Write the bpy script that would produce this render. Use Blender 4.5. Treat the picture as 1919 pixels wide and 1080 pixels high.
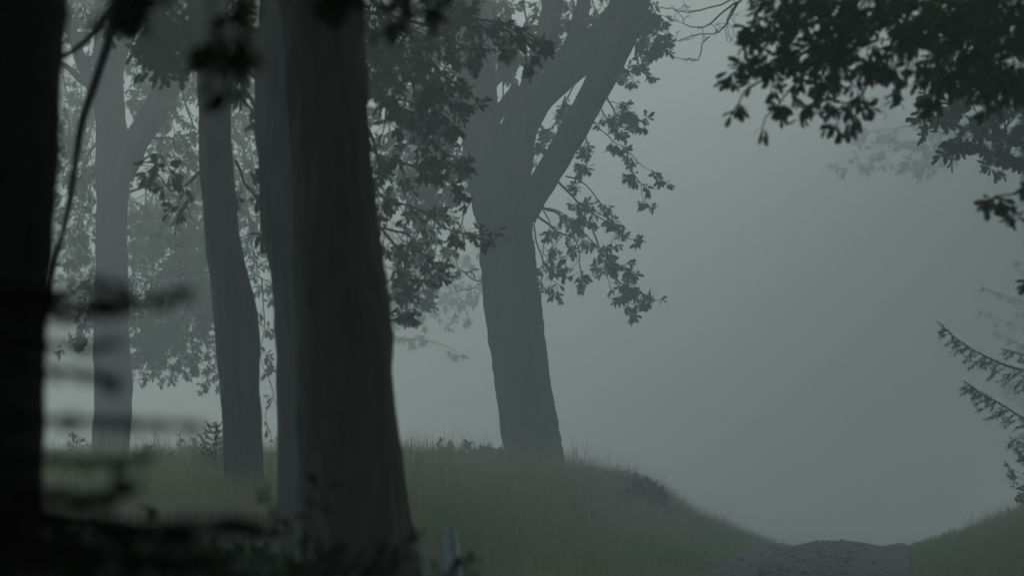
import bpy, math
import numpy as np
from mathutils import Vector, noise as mn

R = math.radians
scene = bpy.context.scene
for o in list(bpy.data.objects):
    bpy.data.objects.remove(o, do_unlink=True)
COL = scene.collection

# ------------------------------------------------------------------ camera
CAM = np.array([0.0, 0.0, 1.5])
LENS = 135.0
F = 1919 * LENS / 36.0            # focal length in photo pixels
PITCH = math.atan(360 / F)
cam_d = bpy.data.cameras.new('camera')
cam = bpy.data.objects.new('camera', cam_d)
COL.objects.link(cam)
cam.location = CAM
cam.rotation_euler = (R(90) + PITCH, 0, 0)
cam_d.lens = LENS
cam_d.sensor_width = 36.0
cam_d.clip_start = 0.1
cam_d.clip_end = 3000
cam_d.dof.use_dof = True
cam_d.dof.focus_distance = 50.0
cam_d.dof.aperture_fstop = 4.5
scene.camera = cam

# ------------------------------------------------------------------ light
SUN_EL, SUN_AZ = R(32), R(38)      # azimuth from +Y towards +X
world = bpy.data.worlds.new('World')
scene.world = world
world.use_nodes = True
wn = world.node_tree
wn.nodes.clear()
sky = wn.nodes.new('ShaderNodeTexSky')
sky.sky_type = 'NISHITA'
sky.sun_disc = False
sky.sun_elevation = SUN_EL
sky.sun_rotation = SUN_AZ
sky.air_density = 1.0
sky.dust_density = 2.0
sky.ozone_density = 1.0
bg = wn.nodes.new('ShaderNodeBackground')
bg.inputs['Strength'].default_value = 0.07
wo = wn.nodes.new('ShaderNodeOutputWorld')
wn.links.new(sky.outputs[0], bg.inputs['Color'])
wn.links.new(bg.outputs[0], wo.inputs['Surface'])
world.cycles.sampling_method = 'MANUAL'
world.cycles.sample_map_resolution = 512

sun_d = bpy.data.lights.new('sun', 'SUN')
sun_d.energy = 1.5
sun_d.angle = R(16)
sun_d.color = (1.0, 0.97, 0.93)
sun = bpy.data.objects.new('sun', sun_d)
COL.objects.link(sun)
sdir = Vector((math.sin(SUN_AZ) * math.cos(SUN_EL), math.cos(SUN_AZ) * math.cos(SUN_EL), math.sin(SUN_EL)))
sun.rotation_euler = sdir.to_track_quat('Z', 'Y').to_euler()
sun.location = (0, 0, 40)

vs = scene.view_settings
vs.view_transform = 'Standard'
vs.look = 'None'
vs.exposure = 2.1
vs.gamma = 1.0
vs.use_curve_mapping = False
scene.cycles.use_denoising = True
scene.cycles.max_bounces = 6
scene.cycles.diffuse_bounces = 3
scene.cycles.transmission_bounces = 3
scene.cycles.volume_bounces = 1
scene.cycles.sample_clamp_indirect = 4.0

HAZE_DENSITY = 0.021
HAZE_COLOR = (0.835, 0.93, 0.845)
HAZE_G = 0.12

# ------------------------------------------------------------------ helpers
rng = np.random.default_rng(7)
_fwd = np.array([0, math.cos(PITCH), math.sin(PITCH)])
_up = np.array([0, -math.sin(PITCH), math.cos(PITCH)])


def at(px, py, D):
    """World point at depth D (metres along +Y) lying in the direction of a photo pixel."""
    d = _fwd + _up * ((540 - py) / F) + np.array([1.0, 0, 0]) * ((px - 959.5) / F)
    return CAM + d * (D / d[1])


def S(D):
    return D / F                  # metres per photo pixel at depth D


def new_mesh(name, verts, faces, mat=None, smooth=True):
    me = bpy.data.meshes.new(name)
    verts = np.asarray(verts, dtype=np.float32)
    faces = np.asarray(faces, dtype=np.int32)
    n, k = faces.shape
    me.vertices.add(len(verts))
    me.vertices.foreach_set('co', verts.ravel())
    me.loops.add(n * k)
    me.loops.foreach_set('vertex_index', faces.ravel())
    me.polygons.add(n)
    me.polygons.foreach_set('loop_start', np.arange(0, n * k, k, dtype=np.int32))
    me.polygons.foreach_set('loop_total', np.full(n, k, dtype=np.int32))
    if smooth:
        me.polygons.foreach_set('use_smooth', np.ones(n, dtype=bool))
    me.update(calc_edges=True)
    me.validate()
    if mat:
        me.materials.append(mat)
    return me


def link(name, me, parent=None, kind=None):
    o = bpy.data.objects.new(name, me)
    COL.objects.link(o)
    if parent is not None:
        o.parent = parent
    if kind:
        o['kind'] = kind
    return o


def tag(o, label, cat, group=None):
    o['label'] = label
    o['category'] = cat
    if group:
        o['group'] = group
    return o


def thing(name, loc, label, cat, group=None):
    o = bpy.data.objects.new(name, None)
    o.empty_display_size = 0.2
    COL.objects.link(o)
    o.location = [float(v) for v in loc]
    return tag(o, label, cat, group)


class MB:
    """Collects quads in world coordinates."""
    def __init__(self):
        self.v, self.f, self.n = [], [], 0

    def add(self, v, f):
        self.v.append(np.asarray(v, float))
        self.f.append(np.asarray(f, int) + self.n)
        self.n += len(v)

    def build(self, name, mat, parent=None, kind=None, smooth=True):
        if not self.n:
            return None
        v = np.concatenate(self.v)
        if parent is not None:
            p = parent
            while p is not None:
                v = v - np.array(p.location)
                p = p.parent
        return link(name, new_mesh(name, v, np.concatenate(self.f), mat, smooth), parent, kind)


def resample(pts, n):
    """Catmull-Rom through pts (rows of any width), n samples."""
    p = np.asarray(pts, float)
    if len(p) == 2:
        t = np.linspace(0, 1, n)[:, None]
        return p[0] * (1 - t) + p[1] * t
    q = np.vstack([2 * p[0] - p[1], p, 2 * p[-1] - p[-2]])
    seg = len(p) - 1
    u = np.linspace(0, seg - 1e-9, n)
    i = u.astype(int)
    t = (u - i)[:, None]
    a, b, c, d = q[i], q[i + 1], q[i + 2], q[i + 3]
    return 0.5 * (2 * b + (c - a) * t + (2 * a - 5 * b + 4 * c - d) * t ** 2 + (3 * b - a - 3 * c + d) * t ** 3)


def tube(mb, pts, rad, ns=6, rough=None):
    """Sweep a ring along pts; rough(ang, s, r) gives a radial offset."""
    pts = np.asarray(pts, float)
    n = len(pts)
    rad = np.broadcast_to(np.asarray(rad, float), (n,))
    tan = np.gradient(pts, axis=0)
    tan /= np.linalg.norm(tan, axis=1)[:, None] + 1e-9
    ref = np.array([0, 1.0, 0]) if abs(tan[0][1]) < 0.8 else np.array([1.0, 0, 0])
    A = np.zeros((n, 3))
    for i in range(n):
        a = ref - tan[i] * ref.dot(tan[i])
        a /= np.linalg.norm(a) + 1e-9
        A[i] = a
        ref = a
    B = np.cross(tan, A)
    ang = np.linspace(0, 2 * math.pi, ns, endpoint=False)
    c, s_ = np.cos(ang), np.sin(ang)
    rr = np.repeat(rad[:, None], ns, 1)
    if rough is not None:
        rr = rr + rough(ang, pts, rad, A, B)
    v = pts[:, None, :] + A[:, None, :] * (rr * c)[..., None] + B[:, None, :] * (rr * s_)[..., None]
    v = v.reshape(-1, 3)
    i = np.arange(n - 1)[:, None] * ns
    j = np.arange(ns)[None, :]
    j2 = (j + 1) % ns
    f = np.stack([i + j, i + j2, i + ns + j2, i + ns + j], -1).reshape(-1, 4)
    mb.add(v, f)


def bark_rough(amp=0.02, freq=11.0, lump=0.03, seed=0.0):
    """Vertical oak-bark ridges broken across, plus slow lumps."""
    def fn(ang, pts, rad, A, B):
        n, k = len(pts), len(ang)
        out = np.zeros((n, k))
        for i in range(n):
            p = pts[i]
            r = rad[i]
            for j in range(k):
                ca, sa = math.cos(ang[j]), math.sin(ang[j])
                q = Vector((ca * r * freq + seed, sa * r * freq, p[2] * freq * 0.22))
                w = mn.noise(q)
                w2 = mn.noise(Vector((ca * r * freq * 2.3, sa * r * freq * 2.3 + seed, p[2] * freq * 0.9)))
                ridge = 0.5 - abs(w) * 2.0
                L = mn.noise(Vector((ca * 0.9 + seed, sa * 0.9, p[2] * 0.9)))
                K = mn.noise(Vector((ca * 2.4 + seed, sa * 2.4, p[2] * 5.5)))
                out[i, j] = amp * (ridge + 0.5 * w2 + 0.9 * K) + L * lump
        return out
    return fn


# ------------------------------------------------------------------ materials
def mat_new(name):
    m = bpy.data.materials.new(name)
    m.use_nodes = True
    nt = m.node_tree
    nt.nodes.clear()
    return m, nt, nt.nodes, nt.links


def bark_mat(name, c0, c1, moss=(0.05, 0.075, 0.035), moss_amt=0.35, scale=9.0):
    m, nt, N, L = mat_new(name)
    tc = N.new('ShaderNodeTexCoord')
    mp = N.new('ShaderNodeMapping'); mp.inputs['Scale'].default_value = (1, 1, 0.2)
    L.new(tc.outputs['Object'], mp.inputs[0])
    n1 = N.new('ShaderNodeTexNoise'); n1.inputs['Scale'].default_value = scale; n1.inputs['Detail'].default_value = 6
    n1.inputs['Roughness'].default_value = 0.65
    L.new(mp.outputs[0], n1.inputs['Vector'])
    v = N.new('ShaderNodeTexVoronoi'); v.feature = 'DISTANCE_TO_EDGE'; v.inputs['Scale'].default_value = scale * 1.6
    L.new(mp.outputs[0], v.inputs['Vector'])
    cr = N.new('ShaderNodeValToRGB')
    cr.color_ramp.elements[0].color = (*c0, 1); cr.color_ramp.elements[1].color = (*c1, 1)
    cr.color_ramp.elements[0].position = 0.3; cr.color_ramp.elements[1].position = 0.7
    L.new(n1.outputs['Fac'], cr.inputs[0])
    n2 = N.new('ShaderNodeTexNoise'); n2.inputs['Scale'].default_value = 1.3; n2.inputs['Detail'].default_value = 5
    L.new(tc.outputs['Object'], n2.inputs['Vector'])
    r2 = N.new('ShaderNodeMapRange'); r2.inputs[1].default_value = 0.48; r2.inputs[2].default_value = 0.66
    r2.inputs[4].default_value = moss_amt
    L.new(n2.outputs['Fac'], r2.inputs[0])
    mx = N.new('ShaderNodeMixRGB'); mx.inputs[2].default_value = (*moss, 1)
    L.new(r2.outputs[0], mx.inputs[0]); L.new(cr.outputs[0], mx.inputs[1])
    ma = N.new('ShaderNodeMath'); ma.operation = 'MULTIPLY_ADD'; ma.inputs[1].default_value = 0.6
    L.new(n1.outputs['Fac'], ma.inputs[0]); L.new(v.outputs['Distance'], ma.inputs[2])
    bu = N.new('ShaderNodeBump'); bu.inputs['Strength'].default_value = 0.8; bu.inputs['Distance'].default_value = 0.03
    L.new(ma.outputs[0], bu.inputs['Height'])
    b = N.new('ShaderNodeBsdfPrincipled'); b.inputs['Roughness'].default_value = 0.9
    b.inputs['Specular IOR Level'].default_value = 0.15
    L.new(mx.outputs[0], b.inputs['Base Color']); L.new(bu.outputs[0], b.inputs['Normal'])
    o = N.new('ShaderNodeOutputMaterial'); L.new(b.outputs[0], o.inputs[0])
    return m


def leaf_mat(name, c0, c1, trans=0.3, scale=1.5):
    m, nt, N, L = mat_new(name)
    tc = N.new('ShaderNodeTexCoord')
    n1 = N.new('ShaderNodeTexNoise'); n1.inputs['Scale'].default_value = scale; n1.inputs['Detail'].default_value = 4
    L.new(tc.outputs['Object'], n1.inputs['Vector'])
    cr = N.new('ShaderNodeValToRGB')
    cr.color_ramp.elements[0].color = (*c0, 1); cr.color_ramp.elements[1].color = (*c1, 1)
    cr.color_ramp.elements[0].position = 0.35; cr.color_ramp.elements[1].position = 0.65
    L.new(n1.outputs['Fac'], cr.inputs[0])
    d = N.new('ShaderNodeBsdfDiffuse'); L.new(cr.outputs[0], d.inputs['Color'])
    t = N.new('ShaderNodeBsdfTranslucent'); L.new(cr.outputs[0], t.inputs['Color'])
    mx = N.new('ShaderNodeMixShader'); mx.inputs[0].default_value = trans
    L.new(d.outputs[0], mx.inputs[1]); L.new(t.outputs[0], mx.inputs[2])
    o = N.new('ShaderNodeOutputMaterial'); L.new(mx.outputs[0], o.inputs[0])
    return m


def ground_mat(name, cols, scale=3.0, bump=0.03):
    m, nt, N, L = mat_new(name)
    tc = N.new('ShaderNodeTexCoord')
    n1 = N.new('ShaderNodeTexNoise'); n1.inputs['Scale'].default_value = scale; n1.inputs['Detail'].default_value = 10
    n1.inputs['Roughness'].default_value = 0.7
    L.new(tc.outputs['Object'], n1.inputs['Vector'])
    cr = N.new('ShaderNodeValToRGB')
    el = cr.color_ramp.elements
    el[0].color = (*cols[0], 1); el[0].position = 0.3
    el[1].color = (*cols[-1], 1); el[1].position = 0.7
    for k, c in enumerate(cols[1:-1]):
        e = el.new(0.3 + 0.4 * (k + 1) / (len(cols) - 1)); e.color = (*c, 1)
    L.new(n1.outputs['Fac'], cr.inputs[0])
    n2 = N.new('ShaderNodeTexNoise'); n2.inputs['Scale'].default_value = scale * 9; n2.inputs['Detail'].default_value = 6
    L.new(tc.outputs['Object'], n2.inputs['Vector'])
    bu = N.new('ShaderNodeBump'); bu.inputs['Strength'].default_value = 1; bu.inputs['Distance'].default_value = bump
    L.new(n2.outputs['Fac'], bu.inputs['Height'])
    b = N.new('ShaderNodeBsdfPrincipled'); b.inputs['Roughness'].default_value = 0.95
    b.inputs['Specular IOR Level'].default_value = 0.1
    L.new(cr.outputs[0], b.inputs['Base Color']); L.new(bu.outputs[0], b.inputs['Normal'])
    o = N.new('ShaderNodeOutputMaterial'); L.new(b.outputs[0], o.inputs[0])
    return m


M_BARK = bark_mat('oak_bark', (0.032, 0.029, 0.025), (0.095, 0.087, 0.076), moss_amt=.4)
M_BARK_D = bark_mat('dark_oak_bark', (0.018, 0.017, 0.015), (0.045, 0.042, 0.037), moss=(0.022, 0.034, 0.016))  # darker oak bark, used on near trees and crown limbs
M_TWIG = bark_mat('twig_bark', (0.04, 0.035, 0.03), (0.08, 0.07, 0.06), moss_amt=0.1, scale=20)
M_LEAF = leaf_mat('oak_leaf', (0.035, 0.06, 0.02), (0.07, 0.11, 0.035))
M_LEAF_Y = leaf_mat('oak_leaf_pale', (0.05, 0.08, 0.025), (0.10, 0.15, 0.045), 0.4)
M_NEEDLE = leaf_mat('spruce_needle', (0.022, 0.042, 0.022), (0.04, 0.065, 0.03), 0.1, 3)
M_GRASS = leaf_mat('grass_blade', (0.11, 0.19, 0.06), (0.31, 0.35, 0.16), 0.3, 0.9)
M_STRAW = leaf_mat('dry_grass', (0.26, 0.20, 0.13), (0.42, 0.32, 0.23), 0.3, 1.2)
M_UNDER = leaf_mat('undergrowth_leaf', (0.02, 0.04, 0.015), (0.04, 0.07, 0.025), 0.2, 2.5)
M_BROWN = leaf_mat('dead_bracken', (0.05, 0.04, 0.03), (0.10, 0.075, 0.055), 0.15, 3)
M_SOIL = ground_mat('bank_soil', [(0.03, 0.035, 0.018), (0.05, 0.06, 0.03), (0.07, 0.06, 0.04)], 1.3)
M_LANE = ground_mat('lane_earth', [(0.055, 0.046, 0.042), (0.12, 0.098, 0.09), (0.20, 0.17, 0.155)], 2.6, 0.02)


# ------------------------------------------------------------------ terrain
def lane_x(D):
    D = np.asarray(D, float)
    return np.where(D < 70, 0.2 + 0.045 * D + 0.0008 * D * D, 0.2 + 3.15 + 3.92 + 0.157 * (D - 70))


LANE_W = 0.86
_zD = np.array([-400, -60, 0, 6, 12, 20, 28, 34, 40, 46, 54, 70, 100, 160, 420.])
_zZ = np.array([0, 0, 0.02, 0.12, 0.30, 0.56, 0.735, 0.79, 0.805, 0.74, 0.45, -0.3, -1.2, -2.0, -2.5])


def lane_z(D):
    D = np.asarray(D, float)
    acc = 0
    for o in (-2.5, -1.2, 0, 1.2, 2.5):
        acc = acc + np.interp(D + o, _zD, _zZ)
    return acc / 5


_bd = np.array([0, 0.4, 0.9, 1.3, 1.6, 1.95, 2.6, 3.3, 5.0, 9.0, 40, 400])
_bz = np.array([0, 0.01, 0.04, 0.11, 0.34, 0.60, 0.77, 0.85, 0.88, 0.84, 0.84, 0.6])
_rd = np.array([0, 0.3, 0.7, 1.2, 2.0, 3.0, 6.0, 40, 400])
_rz = np.array([0, 0.02, 0.05, 0.20, 0.48, 0.75, 1.0, 1.1, 0.6])


def vnoise(x, y, s, seed):
    """cheap value noise, vectorised"""
    x = x / s + seed * 17.3; y = y / s - seed * 9.1
    xi, yi = np.floor(x), np.floor(y)
    xf, yf = x - xi, y - yi
    xf = xf * xf * (3 - 2 * xf); yf = yf * yf * (3 - 2 * yf)
    def h(a, b):
        v = np.sin(a * 127.1 + b * 311.7 + seed * 74.7) * 43758.5453
        return v - np.floor(v)
    return ((h(xi, yi) * (1 - xf) + h(xi + 1, yi) * xf) * (1 - yf) + (h(xi, yi + 1) * (1 - xf) + h(xi + 1, yi + 1) * xf) * yf) * 2 - 1


def ground_z(x, y, raw=False):
    x = np.asarray(x, float); y = np.asarray(y, float)
    xc = lane_x(y)
    z0 = lane_z(y)
    dl = np.clip(xc - LANE_W - x, 0, None)
    dr = np.clip(x - xc - LANE_W, 0, None)
    # the left bank stands beside a short cutting round the big oak
    s = np.interp(y, [-50, 0, 14, 28, 40, 50, 60, 90, 400], [0.5, 0.6, 0.82, 0.66, 0.80, 1.0, 1.05, 0.9, 0.4])
    # near the camera the bank starts closer to the wheel track
    k = np.interp(y, [0, 14, 28, 45], [0.45, 0.5, 0.9, 1.0])
    z = z0 + np.interp(dl / k, _bd, _bz) * s + np.interp(dr, _rd, _rz) * np.interp(y, [0, 60, 120, 400], [0.9, 1, 0.6, 0.2])
    off = np.clip((dl + dr) / 0.4, 0, 1)
    z = z + off * (vnoise(x, y, 1.7, 1) * 0.05 + vnoise(x, y, 0.5, 2) * 0.025)
    if not raw:
        z = z - (1 - off) * 0.05
    return z


def lane_surf(x, y):
    u = (x - lane_x(y)) / LANE_W
    z = lane_z(y) + 0.014 * np.exp(-(u / 0.28) ** 2) - 0.045 * np.exp(-((np.abs(u) - 0.58) / 0.17) ** 2)
    z = z + vnoise(x, y, 0.5, 3) * 0.028 + vnoise(x, y, 0.2, 4) * 0.012 + vnoise(x, y, 0.09, 5) * 0.004
    e = np.clip((np.abs(u) - 0.85) / 0.3, 0, 1)
    return z * (1 - e) + (ground_z(x, y) - 0.03) * e


def axis(lo, a, b, hi, step, grow=1.12):
    mid = list(np.arange(a, b, step))
    up, v, s = [], b, step
    while v < hi:
        up.append(v); v += s; s *= grow
    up.append(hi)
    dn, v, s = [], a, step
    while v > lo:
        s *= grow; v -= s; dn.append(max(v, lo))
    return np.array(sorted(set(dn)) + mid + up)


def grid(X, Y, fz):
    gx, gy = np.meshgrid(X, Y)
    v = np.stack([gx, gy, fz(gx, gy)], -1).reshape(-1, 3)
    nx, ny = len(X), len(Y)
    i = np.arange(ny - 1)[:, None] * nx
    j = np.arange(nx - 1)[None, :]
    f = np.stack([i + j, i + j + 1, i + nx + j + 1, i + nx + j], -1).reshape(-1, 4)
    return v, f


gv, gf = grid(axis(-340, -8, 12, 340, 0.16), axis(-60, 6, 62, 400, 0.2, 1.1), ground_z)
g = link('ground', new_mesh('ground', gv, gf, M_SOIL), None, 'structure')

ys = np.concatenate([np.arange(-20, 24, 0.5), np.arange(24, 46, 0.05), np.arange(46, 120, 0.5)])
us = np.linspace(-1.18, 1.18, 48)
GU, GY = np.meshgrid(us, ys)
GX = lane_x(GY) + GU * LANE_W + vnoise(GY, GY * 0, 0.9, 6) * 0.08 * np.sign(GU) * (np.abs(GU) > 0.7)
lv = np.stack([GX, GY, lane_surf(GX, GY)], -1).reshape(-1, 3)
nx = len(us)
i_ = np.arange(len(ys) - 1)[:, None] * nx; j_ = np.arange(nx - 1)[None, :]
lf = np.stack([i_ + j_, i_ + j_ + 1, i_ + nx + j_ + 1, i_ + nx + j_], -1).reshape(-1, 4)
link('lane', new_mesh('lane', lv, lf, M_LANE), None, 'structure')


def blobs(n, xs, ysx, zs, size, flat=0.6):
    """irregular little stones / clods: displaced octahedra, quads only (degenerate free)"""
    base = np.array([[-1, -1, -1], [1, -1, -1], [1, 1, -1], [-1, 1, -1], [-1, -1, 1], [1, -1, 1], [1, 1, 1], [-1, 1, 1]]) * 0.577
    fc = np.array([[0, 3, 2, 1], [4, 5, 6, 7], [0, 1, 5, 4], [1, 2, 6, 5], [2, 3, 7, 6], [3, 0, 4, 7]])
    a = rng.uniform(0, 6.28, n)
    sc = size[:, None, None] * rng.uniform(0.6, 1.2, (n, 8, 3)) * np.array([1, 1, flat])
    v = base[None] * sc
    c, s = np.cos(a)[:, None], np.sin(a)[:, None]
    v = np.stack([v[..., 0] * c - v[..., 1] * s, v[..., 0] * s + v[..., 1] * c, v[..., 2]], -1)
    v = v + np.stack([xs, ysx, zs], -1)[:, None, :]
    f = fc[None] + (np.arange(n) * 8)[:, None, None]
    return v.reshape(-1, 3), f.reshape(-1, 4)


n = 1500
cy = rng.uniform(26, 44, n)
cx = lane_x(cy) + rng.normal(0, 0.5, n) * LANE_W
cs = 0.006 + rng.exponential(0.009, n).clip(0, 0.05)
cv, cf = blobs(n, cx, cy, lane_surf(cx, cy) + cs * 0.2, cs)
link('clods', new_mesh('clods', cv, cf, M_LANE, False), None, 'stuff')


# ------------------------------------------------------------------ leaves
def leaf_template(rows, curl=0.25, fold=0.0):
    t = np.array([r[0] for r in rows]); w = np.array([r[1] for r in rows])
    z = -curl * t * t
    L = np.stack([-w, t, z + fold * w], -1)
    Rr = np.stack([w, t, z + fold * w], -1)
    v = np.stack([L, Rr], 1).reshape(-1, 3)
    k = len(rows)
    f = np.array([[2 * i, 2 * i + 1, 2 * i + 3, 2 * i + 2] for i in range(k - 1)])
    return v, f


OAK = leaf_template([(0, .012), (.14, .02), (.2, .07), (.27, .15), (.33, .06), (.42, .23), (.5, .09), (.6, .29), (.68, .12), (.79, .25), (.87, .12), (.95, .12), (1.0, .03)])
OAK_LO = leaf_template([(0, .012), (.2, .06), (.35, .22), (.5, .13), (.68, .31), (.85, .2), (1.0, .04)])
OVAL = leaf_template([(0, .02), (.25, .2), (.6, .26), (1.0, .02)])
TILE = leaf_template([(0, .3), (.5, .5), (1.0, .25)], 0.15)


def scatter_leaves(pos, dirs, size, tmpl, roll=None, r=None):
    """one leaf per row; dirs = leaf axis"""
    r = rng if r is None else r
    pos = np.asarray(pos, float); dirs = np.asarray(dirs, float)
    n = len(pos)
    d = dirs / (np.linalg.norm(dirs, axis=1)[:, None] + 1e-9)
    rv = r.normal(0, 1, (n, 3)) * 0.7 + np.array([0, 0, 0.8])
    x = np.cross(d, rv); x /= np.linalg.norm(x, axis=1)[:, None] + 1e-9
    z = np.cross(x, d)
    T, fT = tmpl
    size = np.broadcast_to(np.asarray(size, float), (n,))
    wv = r.uniform(0.72, 1.15, n)
    zc = r.uniform(-.6, 1.7, n)[:, None, None]
    v = pos[:, None] + size[:, None, None] * (T[None, :, 0:1] * wv[:, None, None] * x[:, None] + T[None, :, 1:2] * d[:, None] + T[None, :, 2:3] * zc * z[:, None])
    f = fT[None] + (np.arange(n) * len(T))[:, None, None]
    return v.reshape(-1, 3), f.reshape(-1, 4)


def rand_dir(r, base, spread):
    v = np.asarray(base, float)
    v = v / (np.linalg.norm(v) + 1e-9)
    q = v + r.normal(0, spread, 3)
    return q / (np.linalg.norm(q) + 1e-9)


def grow(path, r0, r1, r, twig_len, n_twig, per_tip, down=0.25, spread=0.75, depth_jit=1.0, sub=2, t0=0.2, wiggle=0.04, ns=5, minr=0.0025, bare=False, flat=0.6):
    """A leafy bough: stem along path, twigs, sub twigs, whorls of leaves. -> (wood MB, leaf pos, leaf dir)"""
    wood = MB()
    path = np.asarray(path, float)
    L = np.linalg.norm(np.diff(path, axis=0), axis=1).sum()
    n = max(8, int(L / 0.08))
    n = min(n, 80)
    P = resample(path, n)
    k = np.arange(n)[:, None] / n
    ph = r.uniform(0, 6, 3)
    P = P + wiggle * np.sin(k * r.uniform(9, 22, 3) + ph) * k
    rad = np.linspace(r0, r1, n)
    tube(wood, P, rad, ns)
    T = np.gradient(P, axis=0)
    pos, dr = [], []

    def whorl(p, d, m):
        for _ in range(m):
            q = rand_dir(r, d, 0.62)
            q[2] -= 0.12
            pos.append(p - d * r.uniform(0, 0.05) + q * 0.012)
            dr.append(q)

    def twig(p, d, ln, rr, lev):
        m = 6
        q = np.zeros((m, 3)); q[0] = p
        dd = d.copy()
        for i in range(1, m):
            dd = dd + r.normal(0, 0.2, 3); dd[2] -= down * 0.16; dd[1] *= 0.9
            dd /= np.linalg.norm(dd)
            q[i] = q[i - 1] + dd * ln / (m - 1)
        tube(wood, q, np.linspace(rr, max(minr, rr * 0.4), m), 4 if rr > 0.006 else 3)
        if lev > 0:
            for _ in range(sub):
                i = r.integers(2, m)
                twig(q[i], rand_dir(r, q[i] - q[i - 1], 0.6), ln * r.uniform(0.35, 0.6), rr * 0.6, lev - 1)
        if not bare:
            whorl(q[-1], dd, max(1, int(round(per_tip * r.uniform(0.6, 1.4)))))
            if r.random() < 0.7:
                whorl(q[m // 2 + 1], dd, max(1, int(per_tip * 0.5)))

    for i in range(n_twig):
        t = t0 + (1 - t0) * (i + r.uniform(0, 1)) / n_twig
        j = min(n - 1, int(t * (n - 1)))
        base = T[j] / (np.linalg.norm(T[j]) + 1e-9)
        side = r.normal(0, 1, 3) * np.array([1, depth_jit, flat])
        d = base * 0.55 + side / (np.linalg.norm(side) + 1e-9) * spread
        d[2] -= down
        d /= np.linalg.norm(d)
        twig(P[j], d, twig_len * r.uniform(0.45, 1.1) * (1.1 - 0.5 * t), max(minr, rad[j] * 0.5), 1)
    if not bare:
        whorl(P[-1], T[-1] / np.linalg.norm(T[-1]), per_tip + 2)
    return wood, np.array(pos).reshape(-1, 3), np.array(dr).reshape(-1, 3)


def bough(root, pix, D, r0, twig_len, n_twig, per_tip, seed, leaf=0.10, mat=None, tmpl=None, D1=None, wmat=None, bare=False, name='branch', **kw):
    """Bough given by photo directions at a depth, attached to a tree."""
    r = np.random.default_rng(seed)
    m = len(pix)
    D1 = D if D1 is None else D1
    Ds = np.linspace(D, D1, m)
    path = [at(p[0], p[1], d) for p, d in zip(pix, Ds)]
    w, pos, dr = grow(path, r0, max(0.003, r0 * 0.2), r, twig_len, n_twig, per_tip, bare=bare, **kw)
    b = w.build(name, wmat or M_TWIG, root)
    if len(pos):
        sz = leaf * r.uniform(0.65, 1.15, len(pos))
        v, f = scatter_leaves(pos, dr, sz, tmpl or OAK, r=r)
        mb = MB(); mb.add(v, f)
        mb.build('foliage', mat or M_LEAF, b, 'stuff', smooth=False)
    return b


def trunk_rows(rows, D, mat, root, name='trunk', ns=40, step=0.06, amp=0.015, lump=0.012, freq=11, top=None, D1=None):
    """rows of (py, left px, right px): the trunk's outline seen from the front"""
    D1 = D if D1 is None else D1
    pts = []
    for k, (y, l, rr) in enumerate(rows):
        d = D + (D1 - D) * k / max(1, len(rows) - 1)
        p = at((l + rr) / 2, y, d)
        q = at(l, y, d)
        pts.append((*p, abs(p[0] - q[0])))
    pts = np.array(pts)
    # radius perpendicular to the lean
    dx = np.gradient(pts[:, 0]); dz = np.gradient(pts[:, 2])
    pts[:, 3] *= np.abs(dz) / np.sqrt(dx * dx + dz * dz + 1e-9)
    if top is not None:
        pts = np.vstack([pts] + [np.array(t)[None] for t in top])
    L = np.linalg.norm(np.diff(pts[:, :3], axis=0), axis=1).sum()
    n = int(L / step)
    q = resample(pts, n)
    mb = MB()
    tube(mb, q[:, :3], np.maximum(q[:, 3], 0.01), ns, bark_rough(amp, freq, lump, D * 1.7 + rows[0][1] * 0.01))
    return mb.build(name, mat, root), q


def crown(root, base, centre, radii, n_limb, n_leaf, size, seed, mat=None, low=-0.35, clear=False):
    """Upper crown above the frame: limbs from the trunk top and clumped leaves."""
    r = np.random.default_rng(seed)
    centre = np.array(centre, float); radii = np.array(radii, float); base = np.array(base, float)
    cl = []
    mbw = MB()
    for i in range(n_limb):
        d = r.normal(0, 1, 3); d[2] = abs(d[2]) * 0.8 + low; d /= np.linalg.norm(d)
        tip = centre + d * radii * r.uniform(0.6, 1.0)
        mid = base * 0.5 + tip * 0.5 + r.normal(0, 0.35, 3) + np.array([0, 0, 0.5])
        P = resample([base, mid, tip], 14)
        tube(mbw, P, np.linspace(0.11, 0.015, 14), 6)
        for t in (6, 8, 10, 11, 12, 13):
            for _ in range(2):
                cl.append(P[t] + r.normal(0, 0.5, 3))
        for t in (7, 9, 11):
            e = P[t] + r.normal(0, 0.9, 3)
            tube(mbw, resample([P[t], (P[t] + e) / 2 + r.normal(0, .1, 3), e], 6), np.linspace(0.03, 0.008, 6), 4)
            cl.append(e)
    mbw.build('limb', M_BARK_D, root)
    cl = np.array(cl)
    pos = cl[r.integers(0, len(cl), n_leaf)] + r.normal(0, 1, (n_leaf, 3)) * np.array([0.55, 0.55, 0.38])
    if clear:      # keep the view down the lane open
        inside = (pos[:, 1] > -1) & (np.abs(pos[:, 0]) < .14 * np.clip(pos[:, 1], 0, 99) + size + .25) & (pos[:, 2] < 1.8 + .125 * np.clip(pos[:, 1], 0, 99) + size)
        pos = pos[~inside]
    n_leaf = len(pos)
    dr = r.normal(0, 1, (n_leaf, 3)); dr[:, 2] -= 0.3
    v, f = scatter_leaves(pos, dr, size * r.uniform(0.6, 1.2, n_leaf), TILE, r=r)
    mb = MB(); mb.add(v, f)
    mb.build('foliage', mat or M_LEAF, root, 'stuff', smooth=False)


def ground_pt(x, y, dz=0.0):
    return (float(x), float(y), float(ground_z(x, y)) + dz)


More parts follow.
